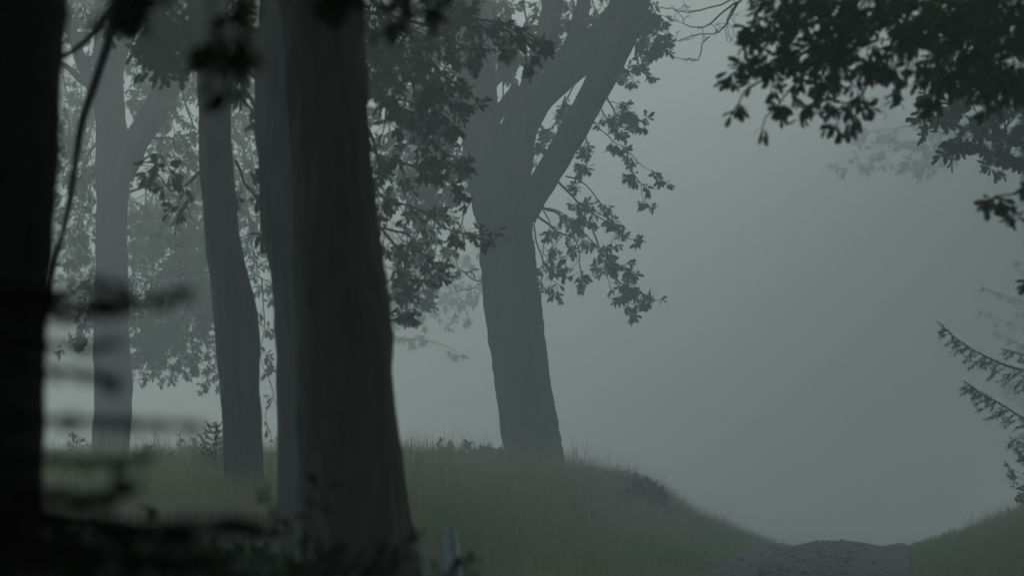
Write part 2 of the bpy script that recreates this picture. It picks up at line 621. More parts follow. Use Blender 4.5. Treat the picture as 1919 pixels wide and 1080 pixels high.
def oak(label, rows, D, mat, group=None, top_h=None, **kw):
    """tree whose trunk is seen; base rows first (bottom to top)"""
    y, l, r_ = rows[0]
    p = at((l + r_) / 2, y, D)
    gz = float(ground_z(p[0], p[1]))
    root = thing('oak_tree', (p[0], p[1], gz), label, 'tree', group)
    # carry the foot down into the soil with a flare
    w = (r_ - l) / 2 * S(D)
    foot = np.array([[p[0], p[1], gz - 0.35, w * 1.25]])
    return root, p, gz, foot


# ================================================================== TREES
def std_trunk(root, rows, D, mat, gz, extra_top=None, **kw):
    """rows bottom->top; adds the buried, flared foot"""
    y, l, r_ = rows[0]
    p = at((l + r_) / 2, y, D)
    w = (r_ - l) / 2 * S(D)
    pts = []
    dz = p[2] - gz
    pts.append((p[0], p[1], gz - 0.4, w * 1.45))
    if dz > 0.25:
        pts.append((p[0], p[1], gz + 0.05, w * 1.22))
    for (y, l, r_) in rows:
        q = at((l + r_) / 2, y, D)
        pts.append((*q, (r_ - l) / 2 * S(D)))
    P = np.array(pts)
    dx = np.gradient(P[:, 0]); dzz = np.gradient(P[:, 2])
    P[:, 3] *= np.abs(dzz) / np.sqrt(dx * dx + dzz * dzz + 1e-9)
    if extra_top:
        P = np.vstack([P, np.array(extra_top)])
    L = np.linalg.norm(np.diff(P[:, :3], axis=0), axis=1).sum()
    step = kw.get('step', 0.05)
    q = resample(P, int(L / step))
    mb = MB()
    ns = kw.get('ns', 44)
    tube(mb, q[:, :3], np.maximum(q[:, 3], 0.012), ns, bark_rough(kw.get('amp', 0.012), kw.get('freq', 12), kw.get('lump', 0.01), D * 1.7 + 3.1))
    return mb.build(kw.get('name', 'trunk'), mat, root)


def root_for(label, rows, D, name='oak_tree'):
    y, l, r_ = rows[0]
    p = at((l + r_) / 2, y, D)
    gz = float(ground_z(p[0], p[1]))
    return thing(name, (p[0], p[1], gz), label, 'tree', 'oak trees beside the lane'), gz


def top_of(rows, D, *offs):
    """continue the trunk above the frame: offs = (dx, dz, radius)"""
    y, l, r_ = rows[-1]
    p = at((l + r_) / 2, y, D)
    return [(p[0] + a, p[1], p[2] + b, r) for a, b, r in offs]


# --- E: the sharp forked oak in the middle -------------------------------
DE = 50.0
rE = [(892, 945, 1062), (850, 945, 1053), (800, 939, 1045), (700, 926, 1030), (600, 912, 1016), (500, 903, 1003), (430, 898, 998),
      (380, 885, 1000), (330, 876, 990), (290, 872, 975), (250, 869, 950)]
tE, gzE = root_for('sharp grey oak forking into three limbs on the grassy bank left of the lane', rE, DE)
std_trunk(tE, rE, DE, M_BARK, gzE, ns=90, step=0.022, amp=0.024, freq=15, lump=0.02)


def limb(root, rows, D, D1=None, mat=None, ns=32, step=0.05, amp=0.01, lump=0.01, name='limb'):
    """rows (cx, cy, width px) along the limb"""
    D1 = D if D1 is None else D1
    P = []
    for k, (cx_, cy_, w) in enumerate(rows):
        d = D + (D1 - D) * k / (len(rows) - 1)
        P.append((*at(cx_, cy_, d), w / 2 * S(d)))
    P = np.array(P)
    L = np.linalg.norm(np.diff(P[:, :3], axis=0), axis=1).sum()
    q = resample(P, max(8, int(L / step)))
    mb = MB()
    tube(mb, q[:, :3], np.maximum(q[:, 3], 0.004), ns, bark_rough(amp, 13, lump, rows[0][0] * 0.1))
    return mb.build(name, mat or M_BARK, root)


limb(tE, [(925, 340, 100), (908, 280, 84), (899, 210, 70), (894, 130, 72), (888, 50, 74), (875, -60, 66), (862, -260, 50), (840, -520, 30)], DE, 50.4)
limb(tE, [(948, 360, 88), (960, 295, 80), (974, 238, 70), (1004, 182, 70), (1048, 138, 70), (1098, 100, 64), (1142, 55, 60), (1172, 0, 54), (1200, -140, 42), (1230, -400, 26)], DE + 0.15, 50.6)
limb(tE, [(980, 405, 52), (1012, 350, 50), (1060, 270, 50), (1106, 187, 52), (1140, 122, 54), (1180, 38, 54), (1200, -30, 50), (1240, -200, 40), (1300, -480, 22)], DE - 0.15, 49.2)
limb(tE, [(985, 215, 50), (1003, 150, 50), (1020, 90, 44), (1032, 30, 40), (1040, -30, 38), (1050, -180, 34), (1060, -420, 20)], DE + 0.2, 50.9)
limb(tE, [(1040, 150, 36), (1066, 95, 32), (1086, 40, 28), (1097, -20, 26), (1110, -180, 24), (1130, -400, 14)], DE + 0.25, 51.2)
limb(tE, [(905, 250, 30), (930, 215, 26), (950, 190, 22), (968, 160, 16)], DE + 0.2, 50.3, ns=16)
limb(tE, [(958, 150, 5), (950, 140, 8), (935, 150, 10), (925, 160, 12)], DE, 50, ns=8)

E_boughs = [
    # pixels, D, r0, twig_len, n_twig, per_tip
    ([(1040, 300), (1015, 380), (1040, 400), (1080, 420), (1120, 470), (1140, 540)], 49.8, .022, .45, 9, 5),
    ([(1000, 400), (1040, 430), (1075, 450), (1090, 500), (1085, 530)], 49.9, .018, .40, 8, 5),
    ([(1045, 340), (1075, 370), (1110, 400), (1150, 430), (1195, 450)], 49.6, .018, .35, 8, 6),
    ([(1060, 330), (1090, 340), (1120, 370), (1130, 400), (1150, 410)], 49.4, .012, .30, 6, 5),
    ([(1090, 230), (1100, 270), (1105, 300), (1085, 325)], 49.5, .012, .28, 6, 6),
    ([(1115, 235), (1140, 255), (1165, 275), (1180, 290)], 49.4, .010, .10, 3, 6),
    ([(1165, 275), (1195, 300), (1225, 325), (1250, 342)], 49.4, .007, .12, 3, 5),
    ([(1175, 285), (1185, 320), (1200, 350), (1215, 385)], 49.4, .008, .20, 5, 6),
    ([(1135, 180), (1150, 205), (1170, 220), (1190, 215)], 49.3, .014, .30, 7, 7),
    ([(1125, 200), (1140, 225), (1165, 235), (1180, 240)], 49.6, .012, .28, 6, 6),
    ([(1190, 60), (1205, 80), (1225, 85), (1245, 90)], 49.2, .016, .25, 7, 7),
    ([(1190, 80), (1195, 110), (1190, 130), (1175, 150)], 49.3, .014, .25, 6, 6),
    ([(1190, 20), (1215, 30), (1230, 50), (1250, 60)], 49.2, .014, .28, 6, 6),
    ([(1110, 430), (1130, 480), (1150, 520), (1175, 560), (1195, 580)], 49.7, .012, .30, 9, 6),
    ([(1150, 520), (1180, 545), (1210, 565), (1236, 558)], 49.7, .007, .14, 5, 5),
    ([(1130, 490), (1160, 500), (1180, 515), (1190, 540)], 49.7, .008, .22, 6, 6),
    ([(1000, 420), (1010, 470), (1030, 510), (1045, 540)], 50.1, .012, .28, 7, 5),
    ([(1010, 380), (1030, 420), (1020, 460), (1012, 520), (1010, 550)], 50.2, .010, .22, 6, 4),
    ([(1060, 180), (1040, 230), (1015, 260), (1005, 300)], 50.6, .014, .30, 8, 5),
    ([(1080, 150), (1060, 190), (1050, 230), (1035, 260)], 50.8, .012, .25, 7, 5),
    ([(1050, 0), (1080, 30), (1110, 50), (1125, 60)], 51, .014, .30, 9, 6),
    ([(1100, -40), (1110, 0), (1120, 30), (1100, 70)], 51.2, .014, .30, 9, 6),
    ([(930, 240), (940, 190), (945, 150), (960, 110), (970, 60)], 51, .016, .35, 10, 6),
    ([(980, -20), (985, 40), (990, 90), (985, 140)], 51.2, .016, .32, 10, 6),
    ([(930, -30), (950, 20), (965, 60), (950, 100)], 51.2, .016, .32, 10, 6),
    ([(870, 240), (845, 270), (820, 300), (800, 340), (790, 390)], 50.2, .022, .50, 12, 5),
    ([(872, 290), (850, 330), (830, 380), (810, 430), (800, 480)], 50.3, .018, .50, 12, 5),
    ([(885, 370), (870, 400), (860, 430), (840, 470), (845, 510)], 50.2, .012, .30, 8, 4),
    ([(905, 525), (885, 525), (865, 505), (850, 480), (835, 470)], 50, .012, .10, 3, 3),
    ([(905, 528), (885, 540), (860, 545), (843, 525)], 50, .008, .08, 2, 0),
    ([(860, 200), (830, 220), (790, 240), (750, 290), (740, 360)], 50.6, .026, .55, 14, 6),
    ([(850, 60), (815, 110), (780, 170), (740, 220), (715, 290)], 50.8, .030, .60, 16, 6),
    ([(860, 120), (820, 150), (790, 200), (770, 260)], 51.2, .020, .5, 14, 6),
    ([(870, 330), (820, 370), (780, 430), (750, 500), (745, 560)], 50.5, .020, .45, 14, 6),
    ([(800, 400), (790, 460), (785, 520), (775, 580), (765, 600)], 50.5, .014, .35, 12, 6),
    ([(840, 460), (825, 500), (815, 540), (805, 575)], 50.4, .009, .18, 6, 5),
    ([(850, -30), (820, 20), (790, 60), (760, 120)], 51.5, .024, .6, 16, 6),
    ([(920, -40), (905, 20), (900, 60), (915, 110)], 51.6, .018, .35, 10, 6),
]
rr_ = np.random.default_rng(5)
for cx_, cy_, wx_, wy_, n_ in [(985, 60, 90, 90, 2), (1100, 30, 60, 50, 2), (800, 120, 100, 110, 11), (790, 330, 70, 90, 8), (880, 60, 60, 60, 2), (1215, 60, 25, 50, 3), (950, 170, 20, 50, 2)]:
    for _ in range(n_):
        ex, ey = cx_ + rr_.uniform(-1, 1) * wx_, cy_ + rr_.uniform(-1, 1) * wy_
        sx = ex + (960 - ex) * .35 + rr_.normal(0, 25)
        E_boughs.append(([(sx, ey - 150), ((sx + ex) / 2, ey - 85), (ex, ey)], 52.0 + rr_.uniform(0, 2), .018, .45, 13, 7))
for k, (px_, D_, r0_, tl_, nt_, pt_) in enumerate(E_boughs):
    bough(tE, px_, D_, r0_, tl_, nt_, (pt_ + 2 if pt_ > 3 else pt_), 100 + k, leaf=0.094, minr=.0036, mat=M_LEAF_Y if k in (0, 2, 6, 13) else M_LEAF, bare=(pt_ == 0), D1=D_ + 0.3 * math.sin(k * 2.1))

# --- B: pale tree forking low at the left -------------------------------
DB = 44.0
rB = [(885, 170, 240), (840, 172, 242), (780, 176, 246), (720, 178, 248), (650, 176, 244), (560, 178, 240), (450, 179, 238), (380, 180, 240),
      (320, 180, 246), (270, 180, 240), (220, 178, 235), (160, 176, 231), (100, 174, 230), (40, 180, 228), (-40, 182, 226)]
tB, gzB = root_for('pale slender oak with a low right hand fork, leftmost of the sharp trunks', rB, DB)
std_trunk(tB, rB, DB, M_BARK, gzB, extra_top=top_of(rB, DB, (0.1, 1.5, .12), (0.0, 3.2, .05)), ns=40)
limb(tB, [(222, 325, 62), (252, 270, 52), (280, 225, 50), (302, 185, 48), (328, 140, 46), (362, 85, 42), (396, 20, 38), (440, -90, 26), (470, -250, 16)], DB, 43.4)
limb(tB, [(200, 235, 26), (176, 165, 24), (152, 115, 22), (135, 60, 20), (110, -20, 16), (90, -120, 9)], DB, 43.6, ns=20)
limb(tB, [(190, 200, 24), (170, 165, 13), (150, 148, 12), (125, 125, 11), (90, 108, 8)], DB, 44.4, ns=16)
limb(tB, [(215, 160, 26), (225, 110, 24), (245, 60, 22), (270, 20, 20), (300, -60, 15), (330, -150, 8)], DB, 44.4, ns=20)
B_b = [
    ([(245, 310), (290, 290), (340, 300), (380, 340)], 44, .02, .5, 10, 3),
    ([(270, 260), (320, 260), (350, 290), (400, 310)], 44.2, .02, .45, 10, 3),
    ([(240, 360), (290, 350), (340, 380), (380, 430)], 44.3, .02, .5, 10, 4),
    ([(300, 340), (310, 400), (300, 450), (330, 520)], 44.6, .018, .5, 12, 6),
    ([(360, 380), (350, 440), (330, 500), (350, 560)], 44.8, .018, .5, 14, 7),
    ([(330, 470), (300, 520), (290, 580), (270, 630)], 44.8, .018, .45, 14, 7),
    ([(350, 500), (350, 570), (330, 620), (300, 670)], 44.9, .018, .45, 14, 7),
    ([(400, 520), (390, 580), (370, 640), (340, 690)], 45, .018, .42, 14, 7),
    ([(430, 560), (420, 620), (400, 680), (385, 735)], 45, .014, .30, 10, 5),
    ([(300, 560), (280, 600), (262, 640), (265, 670)], 44.8, .01, .25, 8, 6),
    ([(180, 270), (160, 300), (165, 350), (150, 420)], 44, .016, .35, 9, 5),
    ([(180, 380), (150, 400), (140, 450), (150, 500)], 44, .012, .3, 8, 6),
    ([(178, 330), (140, 350), (120, 400), (130, 460)], 44.4, .012, .35, 9, 5),
    ([(178, 640), (165, 632), (150, 640), (120, 655)], 44, .007, .12, 3, 6),
    ([(350, 120), (320, 180), (310, 240), (300, 270)], 44.5, .018, .35, 12, 6),
    ([(330, 140), (350, 200), (360, 240), (350, 280)], 43.8, .016, .35, 10, 6),
    ([(260, 50), (255, 110), (260, 170), (255, 210)], 44.6, .016, .35, 12, 6),
    ([(380, 60), (400, 120), (420, 180), (440, 250)], 45, .02, .5, 14, 7),
    ([(140, 60), (150, 40), (165, 60), (160, 110)], 44, .016, .35, 9, 6),
    ([(300, -60), (300, 0), (290, 50), (300, 100)], 44.5, .02, .5, 14, 7),
    ([(440, 240), (460, 300), (450, 360), (470, 420)], 45.4, .02, .5, 14, 7),
    ([(460, 380), (470, 440), (480, 500), (500, 540)], 45.6, .016, .4, 11, 6),
    ([(490, 520), (495, 580), (492, 640), (496, 700)], 45.8, .010, .2, 6, 4),
    ([(500, 700), (512, 740), (498, 790), (520, 840)], 45.8, .007, .15, 4, 1),
    ([(460, -50), (460, 20), (450, 90), (470, 160)], 45, .02, .5, 16, 7),
    ([(420, -50), (400, 30), (420, 80), (440, 130)], 45.2, .02, .5, 14, 7),
    ([(120, 200), (130, 240), (120, 290), (125, 330)], 44.8, .012, .3, 8, 5),
    ([(200, -60), (180, 0), (160, 20), (150, 60)], 44.8, .016, .4, 11, 6),
]
for cx_, cy_, wx_, wy_, n_ in [(300, 60, 60, 80, 8), (450, 80, 50, 120, 9), (460, 300, 40, 120, 6), (290, 180, 60, 60, 5), (330, 520, 90, 110, 14), (150, 60, 30, 60, 3), (430, 500, 60, 100, 5), (140, 330, 30, 90, 4), (310, 650, 70, 50, 6), (150, 520, 40, 120, 4)]:
    for _ in range(n_):
        ex, ey = cx_ + rr_.uniform(-1, 1) * wx_, cy_ + rr_.uniform(-1, 1) * wy_
        sx = ex + (300 - ex) * .25 + rr_.normal(0, 25)
        B_b.append(([(sx, ey - 150), ((sx + ex) / 2, ey - 85), (ex, ey)], 51.0 + rr_.uniform(0, 9), .016, .5, 15, 7))
for k, (px_, D_, r0_, tl_, nt_, pt_) in enumerate(B_b):
    far_ = k > 27 or k in (3, 4, 5, 6, 7, 8, 9, 14, 16, 17, 19, 20, 21, 24, 25)
    bough(tB, px_, D_ + (5 if far_ and k < 28 else 0), r0_, tl_, int(nt_ * (1.5 if far_ else 1)), pt_, 300 + k, leaf=.078 if far_ else .10, mat=M_LEAF_Y if k % 3 == 0 else M_LEAF, tmpl=OAK)

# --- C: narrow dark trunk ------------------------------------------------
DC = 28.0
rC = [(935, 424, 500), (900, 422, 497), (850, 419, 494), (780, 417, 490), (720, 413, 487), (650, 405, 487), (600, 402, 483), (540, 395, 472), (480, 387, 457),
      (420, 383, 446), (350, 378, 440), (280, 374, 436), (200, 371, 432), (120, 368, 430), (60, 362, 426), (0, 352, 424), (-60, 344, 420)]
tC, gzC = root_for('narrow dark grey oak with a bend, between the pale fork and the thick trunk', rC, DC)
std_trunk(tC, rC, DC, M_BARK, gzC, extra_top=top_of(rC, DC, (-0.1, 1.2, .12), (0.1, 2.8, .07)), ns=40, amp=.008)
for k, (px_, D_, r0_, tl_, nt_, pt_) in enumerate([
    ([(395, 60), (450, 150), (480, 210), (520, 300)], 27.5, .02, .25, 6, 4),
    ([(380, 80), (340, 30), (300, 20), (250, 60)], 27, .02, .4, 10, 6),
    ([(365, 60), (330, 60), (290, 30), (240, 50)], 26.5, .016, .3, 6, 4),
    ([(430, -40), (440, 20), (460, 60), (470, 110)], 27, .02, .4, 12, 8),
    ([(350, -60), (330, 0), (300, 40), (320, 90)], 27, .02, .4, 10, 6),
    ([(375, 320), (330, 360), (300, 330), (270, 300)], 27.5, .009, .25, 6, 3),
    ([(440, 300), (465, 350), (500, 400), (520, 450)], 28.2, .012, .3, 8, 5),
]):
    bough(tC, px_, D_, r0_, tl_, int(nt_ * (1.8 if px_[-1][1] < 200 else 1)), pt_ + 1, 400 + k, leaf=0.10, mat=M_LEAF, tmpl=OAK)
crown(tC, at(385, -250, DC), at(385, -900, DC) , (3.6, 4.5, 2.2), 10, 2600, 0.20, 41)

# --- D2: trunk half hidden behind the thick one ---------------------------
DD2 = 21.0
rD2 = [(1010, 514, 700), (900, 521, 690), (800, 520, 685), (700, 518, 680), (620, 516, 676), (560, 512, 670), (500, 504, 660), (440, 492, 650), (400, 487, 645),
       (330, 485, 640), (260, 480, 636), (200, 478, 634), (140, 480, 632), (60, 487, 630), (0, 488, 628), (-60, 488, 626)]
tD2, gzD2 = root_for('soft grey oak trunk half hidden behind the thickest dark trunk', rD2, DD2)
std_trunk(tD2, rD2, DD2, M_BARK, gzD2, extra_top=top_of(rD2, DD2, (0.0, 1.2, .2), (0.1, 2.8, .12)), ns=44, amp=.008)
for k, (px_, D_, r0_, tl_, nt_, pt_) in enumerate([
    ([(640, -60), (720, 20), (780, 60), (820, 130), (880, 200)], 25, .025, .40, 16, 8),
    ([(640, 40), (720, 80), (760, 140), (790, 190), (850, 240)], 25, .022, .38, 16, 8),
    ([(650, 150), (720, 190), (760, 220), (820, 270), (865, 320)], 25.5, .02, .33, 14, 7),
    ([(680, -40), (780, -10), (860, 20), (940, 40), (1040, 100)], 26, .02, .24, 14, 6),
    ([(760, -40), (860, 10), (910, 60), (950, 90), (1000, 110)], 26, .016, .2, 9, 5),
    ([(660, 20), (740, 30), (800, 50), (860, 80), (900, 100)], 25.5, .02, .36, 15, 8),
    ([(660, 240), (710, 290), (770, 310), (830, 320), (860, 360)], 26, .014, .25, 8, 6),
    ([(660, 330), (720, 370), (790, 400), (860, 430), (935, 440)], 27, .014, .20, 10, 5),
    ([(690, 400), (730, 450), (760, 490), (760, 540), (750, 600)], 27, .014, .26, 12, 6),
    ([(690, 420), (760, 440), (800, 480), (840, 520)], 27.5, .012, .24, 8, 5),
    ([(620, -80), (690, -30), (730, 40), (720, 110), (725, 170)], 24, .02, .4, 14, 9),
    ([(690, 240), (710, 300), (705, 360), (720, 420)], 24.5, .012, .22, 8, 5),
]):
    bough(tD2, px_, D_ + 4.5, r0_, tl_, int(nt_ * 1.5), pt_, 500 + k, leaf=0.072, mat=M_LEAF, tmpl=OAK)
crown(tD2, at(560, -350, DD2), at(700, -1250, DD2), (4.2, 4.0, 2.2), 12, 5200, 0.20, 42)

# --- D1: thick dark trunk --------------------------------------------------
DD1 = 15.0
rD1 = [(1100, 566, 792), (1040, 566, 776), (980, 562, 768), (900, 560, 757), (800, 558, 744), (700, 555, 735), (600, 553, 728), (500, 550, 720), (400, 548, 710),
       (300, 544, 699), (200, 540, 692), (100, 534, 687), (0, 526, 683), (-60, 522, 680)]
tD1, gzD1 = root_for('thickest dark oak trunk, soft edged, just left of the pointed marker post', rD1, DD1)
std_trunk(tD1, rD1, DD1, M_BARK, gzD1, step=.03, extra_top=top_of(rD1, DD1, (0, 1.0, .15), (-0.1, 2.4, .12), (0, 3.6, .06)), ns=72, amp=.014, freq=16)
# hanging bough that drops past the left of the pale tree
limb(tD1, [(420, -420, 34), (290, -180, 26), (228, -20, 19), (205, 70, 16), (180, 150, 14), (155, 225, 13), (143, 300, 12), (130, 380, 11), (105, 490, 9), (92, 560, 6)], 13.5, 13.0, M_BARK_D, ns=14, amp=.003, lump=.003, name='branch')
limb(tD1, [(228, -20, 16), (190, 45, 13), (150, 85, 11), (110, 110, 9), (60, 130, 6)], 13.5, 13.0, M_BARK_D, ns=12, amp=.002, lump=.002, name='branch')
for k, (px_, D_, r0_, tl_, nt_, pt_) in enumerate([
    ([(560, -160), (600, -60), (640, -30), (700, 10)], 7.5, .010, .08, 5, 6),
    ([(500, -200), (470, -80), (420, 20), (385, 70)], 6.0, .006, .05, 4, 4),
    ([(470, -80), (440, 40), (410, 110), (395, 150)], 6.4, .005, .04, 3, 3),
    ([(760, -160), (780, -60), (770, -10), (790, 10)], 9, .010, .08, 5, 5),
    ([(300, -160), (280, -40), (250, 10), (200, 0)], 7.5, .008, .08, 5, 5),
]):
    bough(tD1, px_, D_, r0_, tl_, nt_, pt_, 600 + k, leaf=0.05, mat=M_LEAF, tmpl=OAK)
crown(tD1, at(600, -1000, DD1), (-0.6, 13.0, 6.6), (3.8, 4.2, 2.0), 14, 6500, 0.20, 43, low=-0.1)

# --- A: black trunk at the left edge ----------------------------------------
DA = 8.0
rA = [(1150, -300, 80), (1080, -298, 78), (950, -292, 80), (800, -290, 82), (700, -288, 86), (600, -282, 92), (500, -276, 99), (400, -268, 108), (300, -262, 115),
      (150, -256, 119), (0, -250, 122), (-60, -248, 122)]
tA, gzA = root_for('black out of focus trunk filling the left edge of the picture', rA, DA)
std_trunk(tA, rA, DA, M_BARK_D, gzA, extra_top=top_of(rA, DA, (0, 1.2, .17), (0.1, 3.0, .13), (0, 4.6, .07)), ns=48, amp=.008, freq=16)
crown(tA, at(-70, -2500, DA), (-1.2, 7.5, 6.8), (3.8, 4.4, 1.9), 14, 10000, 0.20, 44, low=-0.1)


# --- right side: near oak reaching over the lane -----------------------------
def plain_trunk(x, y, h, r0, mat, label, name='oak_tree', lean=(0, 0), cat='tree', group='oak trees beside the lane'):
    gz = float(ground_z(x, y))
    root = thing(name, (x, y, gz), label, cat, group)
    z = np.array([-0.4, 0.1, 0.6, 0.3 * h, 0.6 * h, h])
    rr = np.array([1.5, 1.25, 1.0, 0.85, 0.65, 0.3]) * r0
    P = np.stack([x + lean[0] * (z / h) ** 1.5, y + lean[1] * (z / h), gz + z, rr], -1)
    q = resample(P, int(h / 0.08))
    mb = MB(); tube(mb, q[:, :3], q[:, 3], 32, bark_rough(.01, 12, .012, x))
    mb.build('trunk', mat, root)
    return root


tR = plain_trunk(4.1, 19.8, 6.5, 0.26, M_BARK_D, 'oak out of view at the right whose blurred dark boughs hang over the lane')


def leafy_parts(root, pix, D, r0, twig_len, n_twig, per_tip, seed, leaf, budget, D1=None, **kw):
    """bough whose leaves are parts of their own while the budget lasts"""
    r = np.random.default_rng(seed)
    Ds = np.linspace(D, D if D1 is None else D1, len(pix))
    path = [at(p[0], p[1], d) for p, d in zip(pix, Ds)]
    w, pos, dr = grow(path, r0, max(.003, r0 * .2), r, twig_len, n_twig, per_tip, **kw)
    b = w.build('branch', M_TWIG, root)
    sz = leaf * r.uniform(.65, 1.2, len(pos))
    v, f = scatter_leaves(pos, dr, sz, OAK, r=r)
    k = len(OAK[0])
    V = v.reshape(-1, k, 3)
    # only leaves inside the frame are worth a part each
    px = 959.5 + (V[:, 0, 0]) / V[:, 0, 1] * F
    order = np.argsort(np.abs(px - 1450))
    take = order[:min(budget[0], len(order))] if budget[0] > 0 else order[:0]
    rest = np.setdiff1d(np.arange(len(V)), take)
    for i in take:
        org = V[i].mean(0)
        me = new_mesh('leaf', V[i] - org, OAK[1], M_LEAF, False)
        o = link('leaf', me, b)
        o.location = org - np.array(root.location)
    budget[0] -= len(take)
    if len(rest):
        mb = MB(); mb.add(V[rest].reshape(-1, 3), (OAK[1][None] + (np.arange(len(rest)) * k)[:, None, None]).reshape(-1, 4))
        mb.build('foliage', M_LEAF, b, 'stuff', smooth=False)


bud = [290]
R_b = [
    # the lowest sprays first: these are the ones that can be told apart
    ([(1640, -40), (1560, 60), (1470, 120), (1400, 170), (1370, 215)], 17, .010, .10, 5, 4, .074),
    ([(1600, 0), (1520, 120), (1470, 180), (1425, 245)], 17, .009, .09, 5, 4, .074),
    ([(1560, -60), (1500, 20), (1430, 90), (1355, 150)], 17.2, .012, .16, 10, 5, .074),
    ([(1700, -60), (1620, 60), (1560, 150), (1500, 220)], 17, .012, .15, 9, 5, .074),
    ([(1720, 0), (1660, 100), (1610, 180), (1580, 235)], 17, .012, .16, 10, 5, .074),
    ([(2100, 260), (2000, 300), (1920, 350), (1850, 385)], 16, .012, .14, 8, 5, .074),
    ([(2060, 330), (1980, 370), (1930, 390), (1900, 405)], 16, .008, .08, 5, 4, .074),
    ([(1600, -100), (1520, -20), (1440, 30), (1400, 60)], 17, .012, .22, 12, 5, .074),
    ([(1640, -60), (1570, 30), (1500, 90), (1440, 130)], 17.3, .014, .22, 14, 5, .074),
    ([(1760, -60), (1660, 20), (1590, 80), (1530, 150)], 17.3, .014, .24, 15, 5, .074),
    ([(1840, -80), (1740, 20), (1690, 80), (1650, 130)], 17.0, .014, .24, 14, 5, .074),
    ([(1900, -80), (1800, 20), (1760, 100), (1750, 190)], 16.8, .014, .20, 12, 5, .074),
    ([(1960, -60), (1880, 40), (1830, 90), (1800, 130)], 16.6, .014, .26, 15, 5, .074),
    ([(2060, -60), (1980, 40), (1920, 110), (1880, 160)], 16.4, .014, .24, 14, 5, .074),
    ([(2060, 20), (1990, 90), (1930, 140), (1900, 180)], 16.4, .012, .2, 10, 5, .074),
    ([(1900, -140), (1800, -60), (1700, -10), (1600, 20)], 17.3, .016, .3, 16, 5, .074),
    ([(2000, -140), (1920, -60), (1850, 0), (1760, 40)], 16.8, .016, .3, 16, 5, .074),
    ([(2080, -100), (2000, -20), (1940, 30), (1870, 50)], 16.4, .016, .3, 14, 5, .074),
    ([(1700, -160), (1600, -90), (1520, -50), (1430, -10)], 17.6, .016, .3, 15, 5, .074),
    ([(2040, 480), (1970, 510), (1935, 530)], 16, .007, .05, 3, 3, .07),
]
for k, (px_, D_, r0_, tl_, nt_, pt_, lf_) in enumerate(R_b):
    leafy_parts(tR, px_, D_ * 1.13, r0_, tl_, int(nt_ * (1.5 if k > 6 else 1)), pt_, 700 + k, lf_ * .9, bud if k < 8 else [0], D1=D_ * 1.13 - 0.2, spread=.8, wiggle=.02)
limb(tR, [(2480, -200, 90), (2300, -200, 60), (2100, -160, 46), (1900, -150, 34), (1700, -150, 24), (1580, -110, 12)], 19.8, 19.4, M_BARK_D, ns=14)
limb(tR, [(2500, 100, 60), (2350, 180, 36), (2200, 230, 22), (2080, 290, 14), (2000, 330, 9)], 19.8, 18.1, M_BARK_D, ns=12, amp=.003, lump=.003)
crown(tR, (4.1, 19.8, 6.6), (3.9, 19.6, 7.8), (4.0, 4.6, 2.2), 16, 10000, 0.20, 45, low=-0.05)

# --- right side: oak farther back ---------------------------------------------
tR2 = plain_trunk(6.8, 35.0, 8.0, 0.3, M_BARK, 'oak behind the near boughs at the right, its lobed leaves sharp against the fog')
for k, (px_, D_, r0_, tl_, nt_, pt_) in enumerate([
    ([(2100, 60), (2000, 120), (1900, 160), (1800, 190), (1720, 205)], 35, .03, .34, 16, 7),
    ([(2080, 120), (1980, 180), (1900, 210), (1840, 240), (1780, 260)], 35, .03, .34, 16, 7),
    ([(2080, 200), (1980, 230), (1920, 250), (1890, 275), (1865, 300)], 34.5, .02, .26, 12, 7),
    ([(2060, 20), (1960, 70), (1880, 110), (1800, 150), (1750, 170)], 35.5, .03, .38, 16, 7),
    ([(2060, 160), (1990, 200), (1940, 230), (1910, 290)], 34.5, .018, .26, 10, 6),
    ([(1900, -60), (1850, 20), (1800, 80), (1780, 140)], 35.5, .03, .38, 14, 7),
]):
    bough(tR2, px_, D_, r0_, tl_, nt_, pt_, 800 + k, leaf=0.105, mat=M_LEAF)
for k, pix in enumerate([
    [(1500, -120), (1440, -40), (1390, 0), (1350, 50), (1320, 68), (1270, 70), (1248, 60)],
    [(1390, 0), (1360, 15), (1330, 45), (1300, 55), (1280, 35), (1262, 10)],
    [(1400, -20), (1350, 10), (1310, 15), (1270, 22), (1245, 18)],
    [(1330, 68), (1318, 80), (1308, 105), (1290, 115), (1272, 100)],
    [(1380, 5), (1365, 30), (1362, 50), (1358, 70)],
]):
    bough(tR2, pix, 34, .011 - .0013 * k, .17, 6 if k != 3 else 2, 0, 850 + k, bare=True, down=-0.05, depth_jit=.5, minr=.003, wmat=M_BARK, sub=2)
limb(tR2, [(2300, -400, 60), (1950, -330, 40), (1700, -240, 22), (1500, -120, 7)], 35, 34, M_BARK, ns=12, amp=.003, lump=.003)
crown(tR2, (6.8, 35, 8.3), (6.8, 35, 9.9), (4.2, 4.5, 2.6), 12, 6500, 0.22, 46, low=-0.2)

# --- crowns above the frame for the sharp trees --------------------------------
crown(tE, at(1000, -450, 50), at(1000, -700, 50.5), (4.0, 4.0, 2.4), 12, 5000, 0.22, 47, low=-0.15)
crown(tB, at(210, -300, 44.5), at(250, -450, 44.5), (3.4, 3.6, 2.4), 8, 2000, 0.22, 48, low=-0.2)


# --- far trees melting into the fog -----------------------------------------------
def far_oak(x, y, h, label, clusters, seed, leaf=.16):
    root = plain_trunk(x, y, h, .3, M_BARK, label, group='faint trees in the fog')
    for k, (pix, n_t, tl) in enumerate(clusters):
        bough(root, pix, y, .05, tl, n_t, 6, seed + k, leaf=leaf, tmpl=OAK_LO)
    crown(root, (x, y, float(ground_z(x, y)) + h), (x, y, h + 3.0), (4, 4, 2.8), 10, 3000, .3, seed + 20, low=-.3)
    return root


